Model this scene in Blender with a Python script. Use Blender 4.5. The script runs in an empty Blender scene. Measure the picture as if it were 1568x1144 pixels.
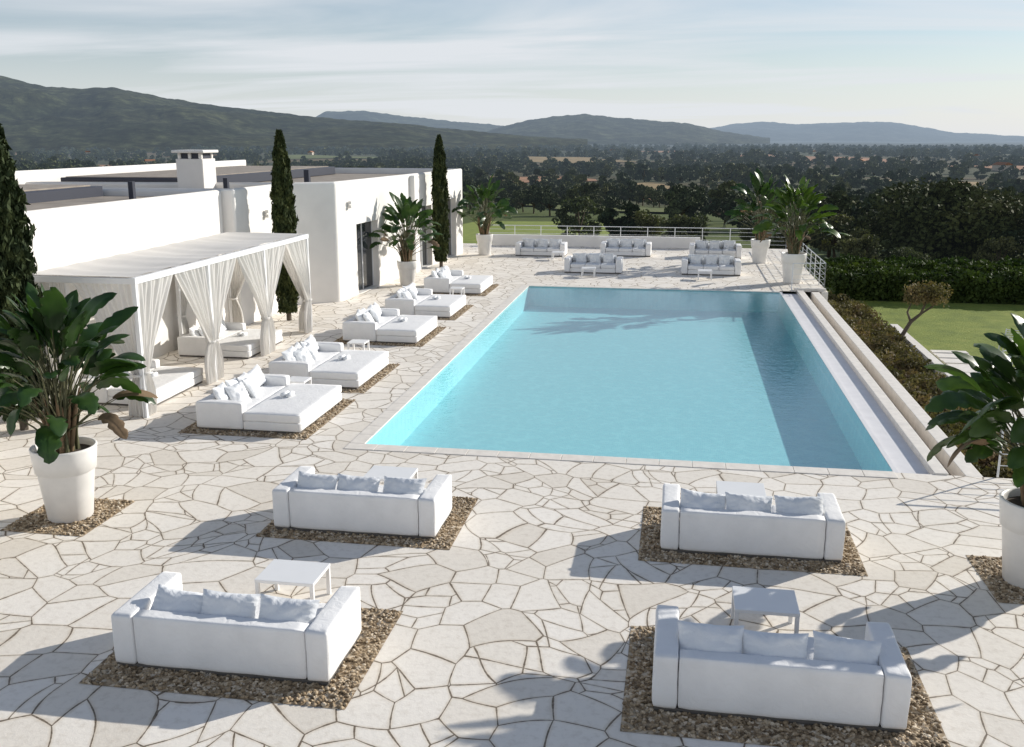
import bpy, bmesh, math, random
import numpy as np
from mathutils import Vector, Matrix, Euler, noise as mnoise
random.seed(3); rng=np.random.default_rng(7)
scene=bpy.context.scene
scene.view_settings.view_transform='Standard'; scene.view_settings.look='None'
scene.view_settings.exposure=0
SUN_AZ=math.radians(50); SUN_EL=math.radians(22)

# ------------------------------------------------ helpers
def link(o,parent=None):
    bpy.context.collection.objects.link(o)
    if parent: o.parent=parent
    return o
def empty(name,loc=(0,0,0),rz=0,s=1):
    e=bpy.data.objects.new(name,None); e.empty_display_size=.2
    e.location=loc; e.rotation_euler=(0,0,rz); e.scale=(s,s,s); return link(e)
def mesh(name,V,F,mats,mi=None,smooth=False):
    me=bpy.data.meshes.new(name)
    V=np.asarray(V,dtype=np.float32).reshape(-1,3)
    if isinstance(F,np.ndarray):
        n,k=F.shape
        me.vertices.add(len(V)); me.vertices.foreach_set('co',V.ravel())
        me.loops.add(n*k); me.loops.foreach_set('vertex_index',F.astype(np.int32).ravel())
        me.polygons.add(n); me.polygons.foreach_set('loop_start',np.arange(n,dtype=np.int32)*k)
        try: me.polygons.foreach_set('loop_total',np.full(n,k,dtype=np.int32))
        except Exception: pass
        me.update(calc_edges=True)
    else:
        me.from_pydata(V.tolist(),[],F); me.update()
    for m in (mats if isinstance(mats,(list,tuple)) else [mats]): me.materials.append(m)
    if mi is not None: me.polygons.foreach_set('material_index',np.asarray(mi,dtype=np.int32))
    if smooth: me.polygons.foreach_set('use_smooth',np.ones(len(me.polygons),dtype=bool))
    me.validate(); return me
def obj(name,me,parent=None,loc=(0,0,0),rot=(0,0,0),s=(1,1,1)):
    o=bpy.data.objects.new(name,me); o.location=loc; o.rotation_euler=rot; o.scale=s
    return link(o,parent)
def bmobj(bm,name,mats,smooth=False):
    me=bpy.data.meshes.new(name); bm.to_mesh(me); bm.free()
    for m in (mats if isinstance(mats,(list,tuple)) else [mats]): me.materials.append(m)
    if smooth:
        for p in me.polygons: p.use_smooth=True
    return me
def addbox(bm,x0,x1,y0,y1,z0,z1,mi=0):
    r=bmesh.ops.create_cube(bm,size=1)
    for v in r['verts']:
        v.co.x=x0+(v.co.x+.5)*(x1-x0); v.co.y=y0+(v.co.y+.5)*(y1-y0); v.co.z=z0+(v.co.z+.5)*(z1-z0)
    for f in set(f for v in r['verts'] for f in v.link_faces): f.material_index=mi
def boxes(name,lst,mats,bev=0,seg=2,smooth=False):
    bm=bmesh.new()
    for b in lst: addbox(bm,*b)
    if bev:
        bmesh.ops.bevel(bm,geom=bm.edges[:],offset=bev,segments=seg,profile=.6,affect='EDGES')
    me=bmobj(bm,name,mats,smooth)
    return me
def cushbox(name,x0,x1,y0,y1,z0,z1,mat,bev=.04,puff=.02,seed=0,wr=1.0):
    bm=bmesh.new(); addbox(bm,x0,x1,y0,y1,z0,z1)
    bmesh.ops.subdivide_edges(bm,edges=bm.edges[:],cuts=15,use_grid_fill=True)
    cx,cy,cz=(x0+x1)/2,(y0+y1)/2,(z0+z1)/2; hx,hy,hz=(x1-x0)/2,(y1-y0)/2,(z1-z0)/2
    for v in bm.verts:
        p=v.co.copy(); q=[(p.x-cx),(p.y-cy),(p.z-cz)]; h=[hx,hy,hz]
        inner=[max(-hh+bev,min(hh-bev,a)) for a,hh in zip(q,h)]
        d=Vector([a-b for a,b in zip(q,inner)])
        if d.length>1e-6:
            d=d.normalized()*bev
        n=Vector(inner)+d
        a,b,c=[q[i]/h[i] for i in range(3)]
        w=puff*((1-a*a)*(1-b*b)*(1 if abs(c)>.99 else 0))
        n.z+=math.copysign(w,c)
        nn=mnoise.noise(p*2.6+Vector((seed,0,0)))*.008+mnoise.noise(p*8+Vector((0,seed,0)))*.0035
        dd=Vector([math.copysign(1,a_) if abs(abs(a_)-1)<1e-4 else 0 for a_ in (a,b,c)])
        if dd.length: n+=dd.normalized()*nn*wr
        v.co=Vector((cx,cy,cz))+n
    return bmobj(bm,name,mat,True)
def pillow(name,w,h,t,mat,seed=0):
    N=22; V=[];F=[]; r=random.Random(seed); ph=[r.uniform(0,6) for _ in range(5)]
    for s in (1,-1):
        for j in range(N+1):
            for i in range(N+1):
                a=-1+2*i/N; b=-1+2*j/N
                e=((1-abs(a)**2.6)**.5)*((1-abs(b)**2.6)**.5)
                wr=mnoise.noise(Vector((a*2.2+seed*3,b*2.2,s)))*.05+mnoise.noise(Vector((a*6+seed,b*3,s)))*.018
                edge=max(abs(a),abs(b)); pk=.014*math.sin((a if abs(b)>abs(a) else b)*22+ph[2])*max(0,edge-.5)/.5*(1-max(0,edge-.93)/.07)
                z=s*t/2*e+e**.5*wr*.6+s*pk*e**.3
                x=a*w/2*(1-.07*(1-b*b)); y=b*h/2*(1-.09*(1-a*a))-.03*e*math.cos(a*3+ph[3])
                V.append((x,y,z))
        o=0 if s==1 else (N+1)**2
        for j in range(N):
            for i in range(N):
                k=o+j*(N+1)+i; q=(k,k+1,k+N+2,k+N+1)
                F.append(q if s==1 else q[::-1])
    return mesh(name,V,F,mat,smooth=True)
def tube(path,radii,n=6):
    V=[];F=[]; P=[Vector(p) for p in path]
    for i,p in enumerate(P):
        t=(P[min(i+1,len(P)-1)]-P[max(i-1,0)]).normalized()
        ref=Vector((1,0,0)) if abs(t.x)<.9 else Vector((0,1,0))
        a=(ref-t*ref.dot(t)).normalized(); b=t.cross(a)
        for k in range(n):
            g=2*math.pi*k/n; V.append(tuple(p+(a*math.cos(g)+b*math.sin(g))*radii[i]))
    for i in range(len(P)-1):
        for k in range(n):
            F.append((i*n+k,i*n+(k+1)%n,(i+1)*n+(k+1)%n,(i+1)*n+k))
    return V,F
def join(parts):
    V=[];F=[];M=[]
    for v,f,m in parts:
        o=len(V); V+=list(v); F+=[tuple(i+o for i in q) for q in f]; M+=[m]*len(f)
    return V,F,M
def leafquads(C,size,up=0.0,elong=1.6,rg=rng):
    n=len(C); d=rg.normal(size=(n,3)); d[:,2]+=up; d/=np.linalg.norm(d,axis=1)[:,None]
    e=np.cross(d,rg.normal(size=(n,3))); e/=np.linalg.norm(e,axis=1)[:,None]
    s=(size*rg.uniform(.6,1.3,n))[:,None]
    A=C-e*s*.5; B=C+d*s*elong*.5; D=C+e*s*.5; E=C-d*s*elong*.5
    V=np.stack([E,D,B,A],1).reshape(-1,3); F=np.arange(4*n).reshape(n,4)
    return V,F

# ------------------------------------------------ materials
class NT:
    def __init__(s,name):
        s.m=bpy.data.materials.new(name); s.m.use_nodes=True; s.t=s.m.node_tree; s.n=s.t.nodes; s.l=s.t.links
        s.b=s.n['Principled BSDF']; s.out=s.n['Material Output']
        try: s.m.cycles.emission_sampling='NONE'
        except Exception: pass
    def new(s,t,**k):
        x=s.n.new(t)
        for a,b in k.items(): setattr(x,a,b)
        return x
    def noise(s,scale,vec=None,detail=3,rough=.55,dist=0):
        x=s.new('ShaderNodeTexNoise'); x.inputs['Scale'].default_value=scale; x.inputs['Detail'].default_value=detail
        x.inputs['Roughness'].default_value=rough; x.inputs['Distortion'].default_value=dist
        if vec is not None: s.l.new(vec,x.inputs['Vector'])
        return x.outputs['Fac']
    def ramp(s,fac,stops):
        x=s.new('ShaderNodeValToRGB'); e=x.color_ramp.elements
        while len(e)<len(stops): e.new(.5)
        for i,(p,c) in enumerate(stops): e[i].position=p; e[i].color=(*c,1) if len(c)==3 else c
        s.l.new(fac,x.inputs['Fac']); return x.outputs['Color']
    def mix(s,fac,a,b,bt='MIX'):
        x=s.new('ShaderNodeMix',data_type='RGBA',blend_type=bt)
        for i,v in ((0,fac),(6,a),(7,b)):
            if isinstance(v,(int,float)): x.inputs[i].default_value=v
            elif isinstance(v,tuple): x.inputs[i].default_value=(*v,1)
            else: s.l.new(v,x.inputs[i])
        return x.outputs[2]
    def math(s,op,a,b=0,c=0):
        x=s.new('ShaderNodeMath',operation=op)
        for i,v in enumerate((a,b,c)):
            if isinstance(v,(int,float)): x.inputs[i].default_value=v
            else: s.l.new(v,x.inputs[i])
        return x.outputs[0]
    def mr(s,v,a,b,c=0,d=1,smooth=False):
        x=s.new('ShaderNodeMapRange')
        if smooth: x.interpolation_type='SMOOTHSTEP'
        s.l.new(v,x.inputs[0])
        for i,k in enumerate((a,b,c,d)): x.inputs[i+1].default_value=k
        return x.outputs[0]
    def pos(s): return s.new('ShaderNodeNewGeometry').outputs['Position']
    def objc(s): return s.new('ShaderNodeTexCoord').outputs['Object']
    def bump(s,h,strength=.3,dist=.01,normal=None):
        x=s.new('ShaderNodeBump'); x.inputs['Strength'].default_value=strength; x.inputs['Distance'].default_value=dist
        s.l.new(h,x.inputs['Height'])
        if normal is not None: s.l.new(normal,x.inputs['Normal'])
        s.l.new(x.outputs[0],s.b.inputs['Normal']); return x.outputs[0]
    def base(s,c,rough=.8):
        if isinstance(c,tuple): s.b.inputs['Base Color'].default_value=(*c,1)
        else: s.l.new(c,s.b.inputs['Base Color'])
        s.b.inputs['Roughness'].default_value=rough; return s
    def haze(s,k=9500.,col=(.40,.50,.62),mx=.9):  # aerial haze painted into the material as emission growing with distance
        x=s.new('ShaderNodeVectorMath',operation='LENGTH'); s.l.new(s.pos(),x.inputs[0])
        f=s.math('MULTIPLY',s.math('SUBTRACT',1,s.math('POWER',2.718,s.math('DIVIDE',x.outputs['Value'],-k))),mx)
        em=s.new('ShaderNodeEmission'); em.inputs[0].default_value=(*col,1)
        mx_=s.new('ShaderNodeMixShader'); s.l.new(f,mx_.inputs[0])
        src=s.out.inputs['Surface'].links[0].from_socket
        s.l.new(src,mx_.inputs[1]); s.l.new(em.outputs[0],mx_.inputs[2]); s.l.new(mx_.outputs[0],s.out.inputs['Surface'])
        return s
    def translucent(s,col,f=.3):
        tr=s.new('ShaderNodeBsdfTranslucent')
        if isinstance(col,tuple): tr.inputs[0].default_value=(*col,1)
        else: s.l.new(col,tr.inputs[0])
        m=s.new('ShaderNodeMixShader'); m.inputs[0].default_value=f
        s.l.new(s.b.outputs[0],m.inputs[1]); s.l.new(tr.outputs[0],m.inputs[2]); s.l.new(m.outputs[0],s.out.inputs['Surface'])
        return s

def stone_mat():
    t=NT('crazy_paving_limestone'); p=t.pos()
    nx=t.new('ShaderNodeTexNoise'); nx.inputs['Scale'].default_value=.55; nx.inputs['Detail'].default_value=0
    t.l.new(p,nx.inputs['Vector'])
    sub=t.new('ShaderNodeVectorMath',operation='MULTIPLY_ADD'); t.l.new(nx.outputs['Color'],sub.inputs[0])
    sub.inputs[1].default_value=(.9,.9,0); t.l.new(p,sub.inputs[2])
    def vor(sc,feat,off=0):
        v=t.new('ShaderNodeTexVoronoi',feature=feat); v.voronoi_dimensions='2D'; v.inputs['Scale'].default_value=sc
        ad=t.new('ShaderNodeVectorMath',operation='ADD'); ad.inputs[1].default_value=(off,off*.7,0)
        t.l.new(sub.outputs[0],ad.inputs[0]); t.l.new(ad.outputs[0],v.inputs['Vector']); return v
    s1,s2=1.6,1.9
    e1=t.math('DIVIDE',vor(s1,'DISTANCE_TO_EDGE').outputs['Distance'],s1)
    c1=vor(s1,'F1').outputs['Color']
    e2=t.math('DIVIDE',vor(s2,'DISTANCE_TO_EDGE',13.3).outputs['Distance'],s2)
    c2=vor(s2,'F1',13.3).outputs['Color']
    sc=t.new('ShaderNodeSeparateColor'); t.l.new(c1,sc.inputs[0]); sc2=t.new('ShaderNodeSeparateColor'); t.l.new(c2,sc2.inputs[0])
    split=t.math('GREATER_THAN',sc.outputs[0],.66)
    e2b=t.math('ADD',e2,t.math('MULTIPLY',t.math('SUBTRACT',1,split),9))
    e=t.math('MINIMUM',e1,e2b)
    jn=t.math('MULTIPLY',t.math('SUBTRACT',t.noise(5,p,3),.5),.022)
    e=t.math('ADD',e,jn)
    stone=t.mr(e,.0065,.0105,0,1,True)
    tone=t.math('ADD',t.math('MULTIPLY',sc.outputs[1],.6),t.math('MULTIPLY',t.math('MULTIPLY',sc2.outputs[1],split),.4))
    col=t.ramp(tone,[(0,(.80,.735,.645)),(.3,(.90,.84,.755)),(.7,(.94,.885,.81)),(1,(.86,.805,.725))])
    fn=t.noise(9,p,4,.65); col=t.mix(.6,col,t.ramp(fn,[(.25,(.74,.71,.67)),(.5,(.99,.99,.99)),(.75,(1.03,1.03,1.02))]),'MULTIPLY')
    big=t.noise(.35,p,2); col=t.mix(.5,col,t.ramp(big,[(.3,(.90,.88,.85)),(.7,(1.02,1.02,1.02))]),'MULTIPLY')
    edge=t.mr(e,.01,.05,0,1,True); col=t.mix(1.0,col,t.mix(edge,(.90,.87,.83),(1.,1.,1.)),'MULTIPLY')
    jcol=t.ramp(t.noise(25,p,1),[(.3,(.11,.08,.054)),(.7,(.27,.215,.155))])
    col=t.mix(stone,jcol,col)
    t.base(col,.8)
    t.bump(t.noise(14,p,5,.7),.45,.010); return t.m
M_STONE=stone_mat()
def simple(name,c,rough=.7,var=.12,scale=6,bs=0,bd=.01,bscale=80,metal=0,haze=False,trans=0):
    t=NT(name); p=t.pos(); n=t.noise(scale,p,4)
    col=t.mix(1.0,c,t.ramp(n,[(.25,(1-var,)*3),(.75,(1+var*.4,)*3)]),'MULTIPLY')
    t.base(col,rough); t.b.inputs['Metallic'].default_value=metal
    if bs: t.bump(t.noise(bscale,p,3,.6),bs,bd)
    if trans: t.translucent(col,trans)
    if haze: t.haze()
    return t.m
def fabric(name,c,bscale=9):
    t=NT(name); p=t.objc(); n=t.noise(3,p,4)
    t.base(t.mix(1.0,c,t.ramp(n,[(.3,(.94,.94,.94)),(.7,(1.02,1.02,1.02))]),'MULTIPLY'),.85)
    t.bump(t.noise(bscale,p,4,.6,1.2),.4,.03); return t.m
M_FAB=fabric('white_outdoor_fabric',(.88,.87,.86),6); M_PIL=fabric('white_pillow_fabric',(.86,.87,.88),8)
M_FEET=simple('dark_foot',(.12,.11,.1))
M_WALL=simple('white_render_wall',(.84,.81,.77),.85,.10,.9,.25,.01,30)
M_WHITE=simple('white_lacquer',(.84,.84,.84),.35,.03,3)
M_POT=simple('white_planter_plastic',(.84,.82,.79),.45,.08,4,.08,.005,40)
M_ROOF=simple('roof_gravel_membrane',(.36,.31,.26),.9,.3,2,.4,.02,50)
M_NAVY=simple('dark_roof_edge',(.02,.025,.045),.5)
M_COPE=simple('limestone_coping',(.86,.80,.72),.7,.15,5,.3,.006,60)
M_GUT=simple('gutter_plaster',(.82,.80,.80),.5,.08,3)
M_SOIL=simple('soil',(.07,.05,.035),.95,.4,20)
M_STEEL=simple('painted_steel_rail',(.72,.73,.74),.35,.03,3)
M_BARK=simple('bark',(.12,.095,.07),.9,.4,12,.6,.02,30)
M_CURT=simple('sheer_white_curtain',(.88,.86,.83),.8,.03,2,trans=.38)
M_CANOPY=simple('canopy_fabric',(.72,.69,.65),.85,.10,1.2,.1,.02,4)
def glass_mat():
    t=NT('dark_window_glass'); t.base((.03,.035,.04),.06); t.b.inputs['IOR'].default_value=1.5; return t.m
M_GLASS=glass_mat()
def foliage(name,a,b,c,scale=1.5,haze=False,tr=.25,rough=.75,spec=.2):
    t=NT(name); p=t.pos()
    col=t.ramp(t.noise(scale,p,2),[(.3,a),(.5,b),(.72,c)])
    oi=t.new('ShaderNodeObjectInfo').outputs['Random']
    col=t.mix(1.0,col,t.ramp(oi,[(0,(.65,.75,.7)),(.5,(1,1,1)),(1,(1.6,1.35,.95))]),'MULTIPLY')
    t.base(col,rough); t.b.inputs['Specular IOR Level'].default_value=spec
    if tr: t.translucent(t.mix(1.0,col,(1.3,1.5,.6),'MULTIPLY'),tr)
    if haze: t.haze()
    return t.m
M_CYP=foliage('cypress_needles',(.022,.035,.014),(.04,.055,.02),(.075,.09,.03),4,tr=0)
M_LEAF=foliage('strelitzia_leaf',(.022,.05,.014),(.04,.08,.022),(.07,.12,.035),2.5,tr=.22,rough=.35,spec=.45)
M_PET=simple('leaf_stalk',(.12,.12,.055),.6,.4,8)
M_DRY=simple('dry_stalk',(.24,.16,.09),.9,.4,8)
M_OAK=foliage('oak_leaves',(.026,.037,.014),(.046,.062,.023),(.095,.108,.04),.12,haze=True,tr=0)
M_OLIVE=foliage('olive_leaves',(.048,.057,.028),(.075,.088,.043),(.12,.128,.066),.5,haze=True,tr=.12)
M_HEDGE=foliage('hedge_leaves',(.02,.036,.011),(.036,.062,.017),(.065,.10,.026),1.2,tr=.12)
M_SCRUB=foliage('scrub_leaves',(.09,.082,.038),(.15,.125,.06),(.27,.185,.11),1.6,tr=.15)

# ------------------------------------------------ world, sun, camera
w=bpy.data.worlds.new('World'); scene.world=w; w.use_nodes=True
nt=w.node_tree; N=nt.nodes; L=nt.links; bg=N['Background']
sky=N.new('ShaderNodeTexSky'); sky.sky_type='NISHITA'; sky.sun_disc=False
sky.sun_elevation=SUN_EL; sky.sun_rotation=SUN_AZ; sky.altitude=200; sky.air_density=1.0; sky.dust_density=.4; sky.ozone_density=3.0
tc=N.new('ShaderNodeTexCoord'); sp=N.new('ShaderNodeSeparateXYZ'); L.new(tc.outputs['Generated'],sp.inputs[0])
def wm(op,a,b):
    x=N.new('ShaderNodeMath'); x.operation=op
    for i,v in enumerate((a,b)):
        if isinstance(v,(int,float)): x.inputs[i].default_value=v
        else: L.new(v,x.inputs[i])
    return x.outputs[0]
iv=wm('DIVIDE',1,wm('MAXIMUM',wm('ADD',sp.outputs[2],.10),.05))
dv=N.new('ShaderNodeVectorMath'); dv.operation='SCALE'
L.new(tc.outputs['Generated'],dv.inputs[0]); L.new(iv,dv.inputs['Scale'])
mp=N.new('ShaderNodeMapping'); mp.inputs['Scale'].default_value=(.42,1.3,0); mp.inputs['Location'].default_value=(3.3,1.7,0); mp.inputs['Rotation'].default_value=(0,0,math.radians(14)); L.new(dv.outputs[0],mp.inputs['Vector'])
nz=N.new('ShaderNodeTexNoise'); nz.inputs['Scale'].default_value=.7; nz.inputs['Detail'].default_value=6; nz.inputs['Roughness'].default_value=.52; nz.inputs['Distortion'].default_value=.7
L.new(mp.outputs[0],nz.inputs['Vector'])
cr=N.new('ShaderNodeValToRGB'); cr.color_ramp.elements[0].position=.36; cr.color_ramp.elements[0].color=(.25,)*3+(1,); cr.color_ramp.elements[1].position=.60; cr.color_ramp.elements[1].color=(.95,)*3+(1,)
L.new(nz.outputs['Fac'],cr.inputs[0])
fade=N.new('ShaderNodeMapRange'); fade.interpolation_type='SMOOTHSTEP'; L.new(sp.outputs[2],fade.inputs[0])
for i,v in enumerate((.35,.75,1.0,.05)): fade.inputs[i+1].default_value=v
hz=wm('MULTIPLY',wm('POWER',wm('MAXIMUM',wm('SUBTRACT',1,wm('DIVIDE',wm('MAXIMUM',sp.outputs[2],0),.17)),0),1.4),.93)
fac=wm('MAXIMUM',wm('MULTIPLY',cr.outputs[0],fade.outputs[0]),hz)
mc=N.new('ShaderNodeMix'); mc.data_type='RGBA'; L.new(fac,mc.inputs[0]); L.new(sky.outputs[0],mc.inputs[6]); mc.inputs[7].default_value=(7.7,8.0,8.4,1)
L.new(mc.outputs[2],bg.inputs[0]); bg.inputs[1].default_value=.10
sd=Vector((math.sin(SUN_AZ)*math.cos(SUN_EL),math.cos(SUN_AZ)*math.cos(SUN_EL),math.sin(SUN_EL)))
sl=bpy.data.lights.new('sun','SUN'); sl.energy=5; sl.angle=math.radians(.5); sl.color=(1,.955,.87)
so=bpy.data.objects.new('sun',sl); so.rotation_euler=sd.to_track_quat('Z','Y').to_euler(); link(so); so.location=(20,20,30)
cam=bpy.data.cameras.new('camera'); cam.sensor_width=36; cam.lens=34.44; cam.clip_end=60000; cam.clip_start=.1
co=bpy.data.objects.new('camera',cam); co.location=(0,0,6); co.rotation_euler=(math.radians(90-13.5),0,math.radians(9.6)); link(co); scene.camera=co

# ------------------------------------------------ terrain
PX0,PX1,PY0,PY1=-6.1,4.1,18.1,40.2
def height(x,y):
    d=np.sqrt(x*x+y*y)
    z=np.interp(d,[0,52,75,110,150,450,1200,3000,40000],[-1.4,-1.4,-3.6,-5.2,-7.5,-20,-27,-28,-28])
    z=z+np.where(d>200,np.clip((d-200)/400,0,1)*(3*np.sin(x*.011+1)*np.cos(y*.009)+2*np.sin(x*.004+y*.006)),0)
    return z
FIELDS=[]
CA,SA=math.cos(math.radians(9.6)),math.sin(math.radians(9.6))
def fwd(d,t):
    X=d*t; return (X*CA-d*SA, X*SA+d*CA)
for (t,d,rx,ry,c) in ((.022,760,36,90,0),(.19,400,26,46,0),(.29,1750,80,240,0),(.47,640,45,80,1),(.06,1500,60,170,1),(-.40,1300,60,140,0),(-.46,2400,100,260,0),(-.18,1700,80,170,2),(.40,1200,50,120,2),(-.33,2500,90,240,1),(.13,2600,110,240,0),(-.24,900,50,90,2),(.10,250,14,26,2),(.34,330,20,36,1),(.26,900,50,90,2),(-.3,1900,50,140,0),(.50,1000,60,120,0),(.03,300,12,26,2),(.12,560,24,46,1)):
    x,y=fwd(d,t); FIELDS.append((x,y,rx,ry,c))
def infield(x,y):
    r=np.zeros(x.shape,bool)
    for (fx,fy,rx,ry,c) in FIELDS:
        dx=x-fx; dy=y-fy; u=dx*CA+dy*SA; v=-dx*SA+dy*CA
        r|=(np.abs(u+v*.12)<rx*1.03)&(v<ry)&(v>-ry*2.0)
    return r
def inlawn(x,y): return (y>100)&(y<172)&(x>-34)&(x<-9)
def ground_mat():
    t=NT('countryside_ground'); p=t.pos()
    g=t.ramp(t.noise(.8,p,4,.65),[(.3,(.06,.085,.025)),(.55,(.10,.125,.035)),(.75,(.13,.145,.045))])
    v=t.new('ShaderNodeTexVoronoi'); v.inputs['Scale'].default_value=.006; t.l.new(p,v.inputs['Vector'])
    sc=t.new('ShaderNodeSeparateColor'); t.l.new(v.outputs['Color'],sc.inputs[0])
    f=t.ramp(sc.outputs[0],[(.0,(.15,.105,.06)),(.35,(.09,.09,.042)),(.8,(.055,.065,.03)),(1,(.18,.13,.07))])
    f=t.mix(.6,f,t.ramp(t.noise(.05,p,4),[(.3,(.5,.55,.5)),(.7,(1.1,1.1,1.1))]),'MULTIPLY')
    ln=t.new('ShaderNodeVectorMath',operation='LENGTH'); t.l.new(p,ln.inputs[0])
    far=t.mr(ln.outputs['Value'],250,330)
    g=t.mix(far,g,f); vfar=t.mr(ln.outputs['Value'],2600,4200)
    t.base(t.mix(vfar,g,(.035,.04,.025)),.95); t.b.inputs['Specular IOR Level'].default_value=.1
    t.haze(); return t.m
M_GROUND=ground_mat()
ang=np.radians(np.linspace(-180,180,181)); rad=np.concatenate([[0,8],np.linspace(16,120,27),np.geomspace(130,4000,50),[6000,10000,18000,30000,45000]])
A,R=np.meshgrid(ang,rad); X=R*np.sin(A); Y=R*np.cos(A); Z=height(X,Y)
V=np.stack([X,Y,Z],-1).reshape(-1,3); n=len(ang)
idx=np.arange(len(rad)*n).reshape(len(rad),n)
Fq=np.stack([idx[:-1,:-1],idx[:-1,1:],idx[1:,1:],idx[1:,:-1]],-1).reshape(-1,4)[:, ::-1]
obj('countryside_ground',mesh('countryside_ground',V,Fq,M_GROUND,smooth=True))
def field_mat(name,c):
    t=NT(name); p=t.pos(); cc=t.mix(.6,c,t.ramp(t.noise(.06,p,4),[(.3,(.6,.6,.6)),(.7,(1.25,1.2,1.15))]),'MULTIPLY')
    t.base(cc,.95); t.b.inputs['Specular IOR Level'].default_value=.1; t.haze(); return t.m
FM=[field_mat('ploughed_soil',(.38,.21,.12)),field_mat('dry_stubble',(.34,.25,.13)),field_mat('pasture',(.15,.17,.065))]
for fx,fy,rx,ry,c in FIELDS:
    u,v=np.meshgrid(np.linspace(-1,1,14),np.linspace(-1,1,18)); uu=u*rx*(1+.12*np.sin(v*5+fx)); vv=v*ry*(1+.1*np.sin(u*4+fy)); uu=uu-vv*.12
    gx=fx+uu*CA-vv*SA; gy=fy+uu*SA+vv*CA; gz=height(gx,gy)+.5+.0004*ry
    id=np.arange(gx.size).reshape(gx.shape); Fq=np.stack([id[:-1,:-1],id[:-1,1:],id[1:,1:],id[1:,:-1]],-1).reshape(-1,4)
    obj('farm_field',mesh('farm_field',np.stack([gx,gy,gz],-1).reshape(-1,3),Fq,FM[c],smooth=True))
M_FH=simple('farmhouse_wall',(.55,.50,.44),.9); M_TILE=simple('roof_tile',(.35,.18,.11),.9)
for (d,tn) in ((1500,-.36),(1900,-.2),(1250,.35),(900,.49),(2300,.1),(2600,.3),(2100,-.42),(1700,.46),(3000,-.05)):
    x,y=fwd(d,tn); z=float(height(np.array(x),np.array(y))); e=empty('farmhouse',(x,y,z),random.uniform(0,3))
    obj('walls',boxes('walls',[(-9,9,-4.5,4.5,-2,5)],M_FH),e)
    obj('roof',mesh('roof',[(-9.5,-5,5),(9.5,-5,5),(9.5,5,5),(-9.5,5,5),(-9.5,0,7.4),(9.5,0,7.4)],[(0,1,5,4),(2,3,4,5),(0,4,3),(1,2,5)],M_TILE),e)

def hill(name,prof,D,col,k,depth,seed,zb=-35,emx=.9,hz=(.40,.50,.62),fs=.02,amp=.4):
    t=NT(name+'_mat'); p=t.pos()
    c=t.ramp(t.noise(fs,p,6,.75),[(.38,tuple(a*.35 for a in col)),(.52,col),(.66,tuple(a*2.4 for a in col))])
    c=t.mix(.8,c,t.ramp(t.noise(fs*.15,p,4,.6),[(.35,(.5,.55,.55)),(.65,(1.5,1.35,1.15))]),'MULTIPLY')
    t.base(c,.95); t.b.inputs['Specular IOR Level'].default_value=.05
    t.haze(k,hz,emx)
    T=np.array([q[0] for q in prof]); S=np.array([q[1] for q in prof])
    NTt=340; tt=np.linspace(T[0],T[-1],NTt); ss=np.interp(tt,T,S)
    ker=np.hanning(13); ker/=ker.sum(); ss=np.convolve(np.pad(ss,6,'edge'),ker,'valid')
    rows=[];J=44
    for j in range(J):
        s=j/(J-1)*2-1; d=D+s*depth
        prof_h=(6-zb+D*ss)*(1-abs(s)**1.15)
        wn=(abs(s)**.8)*(1-abs(s)**3)
        Xr=d*tt; nn=np.array([mnoise.fractal(Vector((x_/D*14+seed*7,d/D*9,seed)),1,2,6) for x_ in Xr])
        fine=np.array([mnoise.fractal(Vector((x_/D*80+seed,d/D*80,seed)),1,2,3) for x_ in Xr])
        z=zb+prof_h*(1+nn*amp*wn)+fine*D*.0011
        rows.append(np.stack([Xr*CA-d*SA,Xr*SA+d*CA,z],-1))
    V=np.concatenate(rows); id=np.arange(len(V)).reshape(J,-1)
    Fq=np.stack([id[:-1,:-1],id[:-1,1:],id[1:,1:],id[1:,:-1]],-1).reshape(-1,4)
    obj(name,mesh(name,V,Fq,t.m,smooth=True))
def pr(l): return [((a-784)/1545,.00062*(212-b)) for a,b in l]
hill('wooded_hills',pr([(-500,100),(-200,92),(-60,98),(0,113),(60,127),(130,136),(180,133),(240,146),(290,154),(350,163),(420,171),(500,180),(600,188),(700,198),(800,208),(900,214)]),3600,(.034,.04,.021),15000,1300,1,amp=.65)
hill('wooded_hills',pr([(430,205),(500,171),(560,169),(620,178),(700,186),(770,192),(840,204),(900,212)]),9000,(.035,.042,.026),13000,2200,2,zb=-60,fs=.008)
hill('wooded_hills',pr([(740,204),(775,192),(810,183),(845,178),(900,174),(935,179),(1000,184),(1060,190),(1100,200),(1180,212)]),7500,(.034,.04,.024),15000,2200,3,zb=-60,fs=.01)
hill('distant_mountain_range',pr([(1000,210),(1080,197),(1120,190),(1165,186),(1220,190),(1290,187),(1350,186),(1400,192),(1460,203),(1560,209),(1700,206),(2100,212)]),14000,(.04,.045,.04),11500,4000,4,zb=-80,fs=.005)

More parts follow.
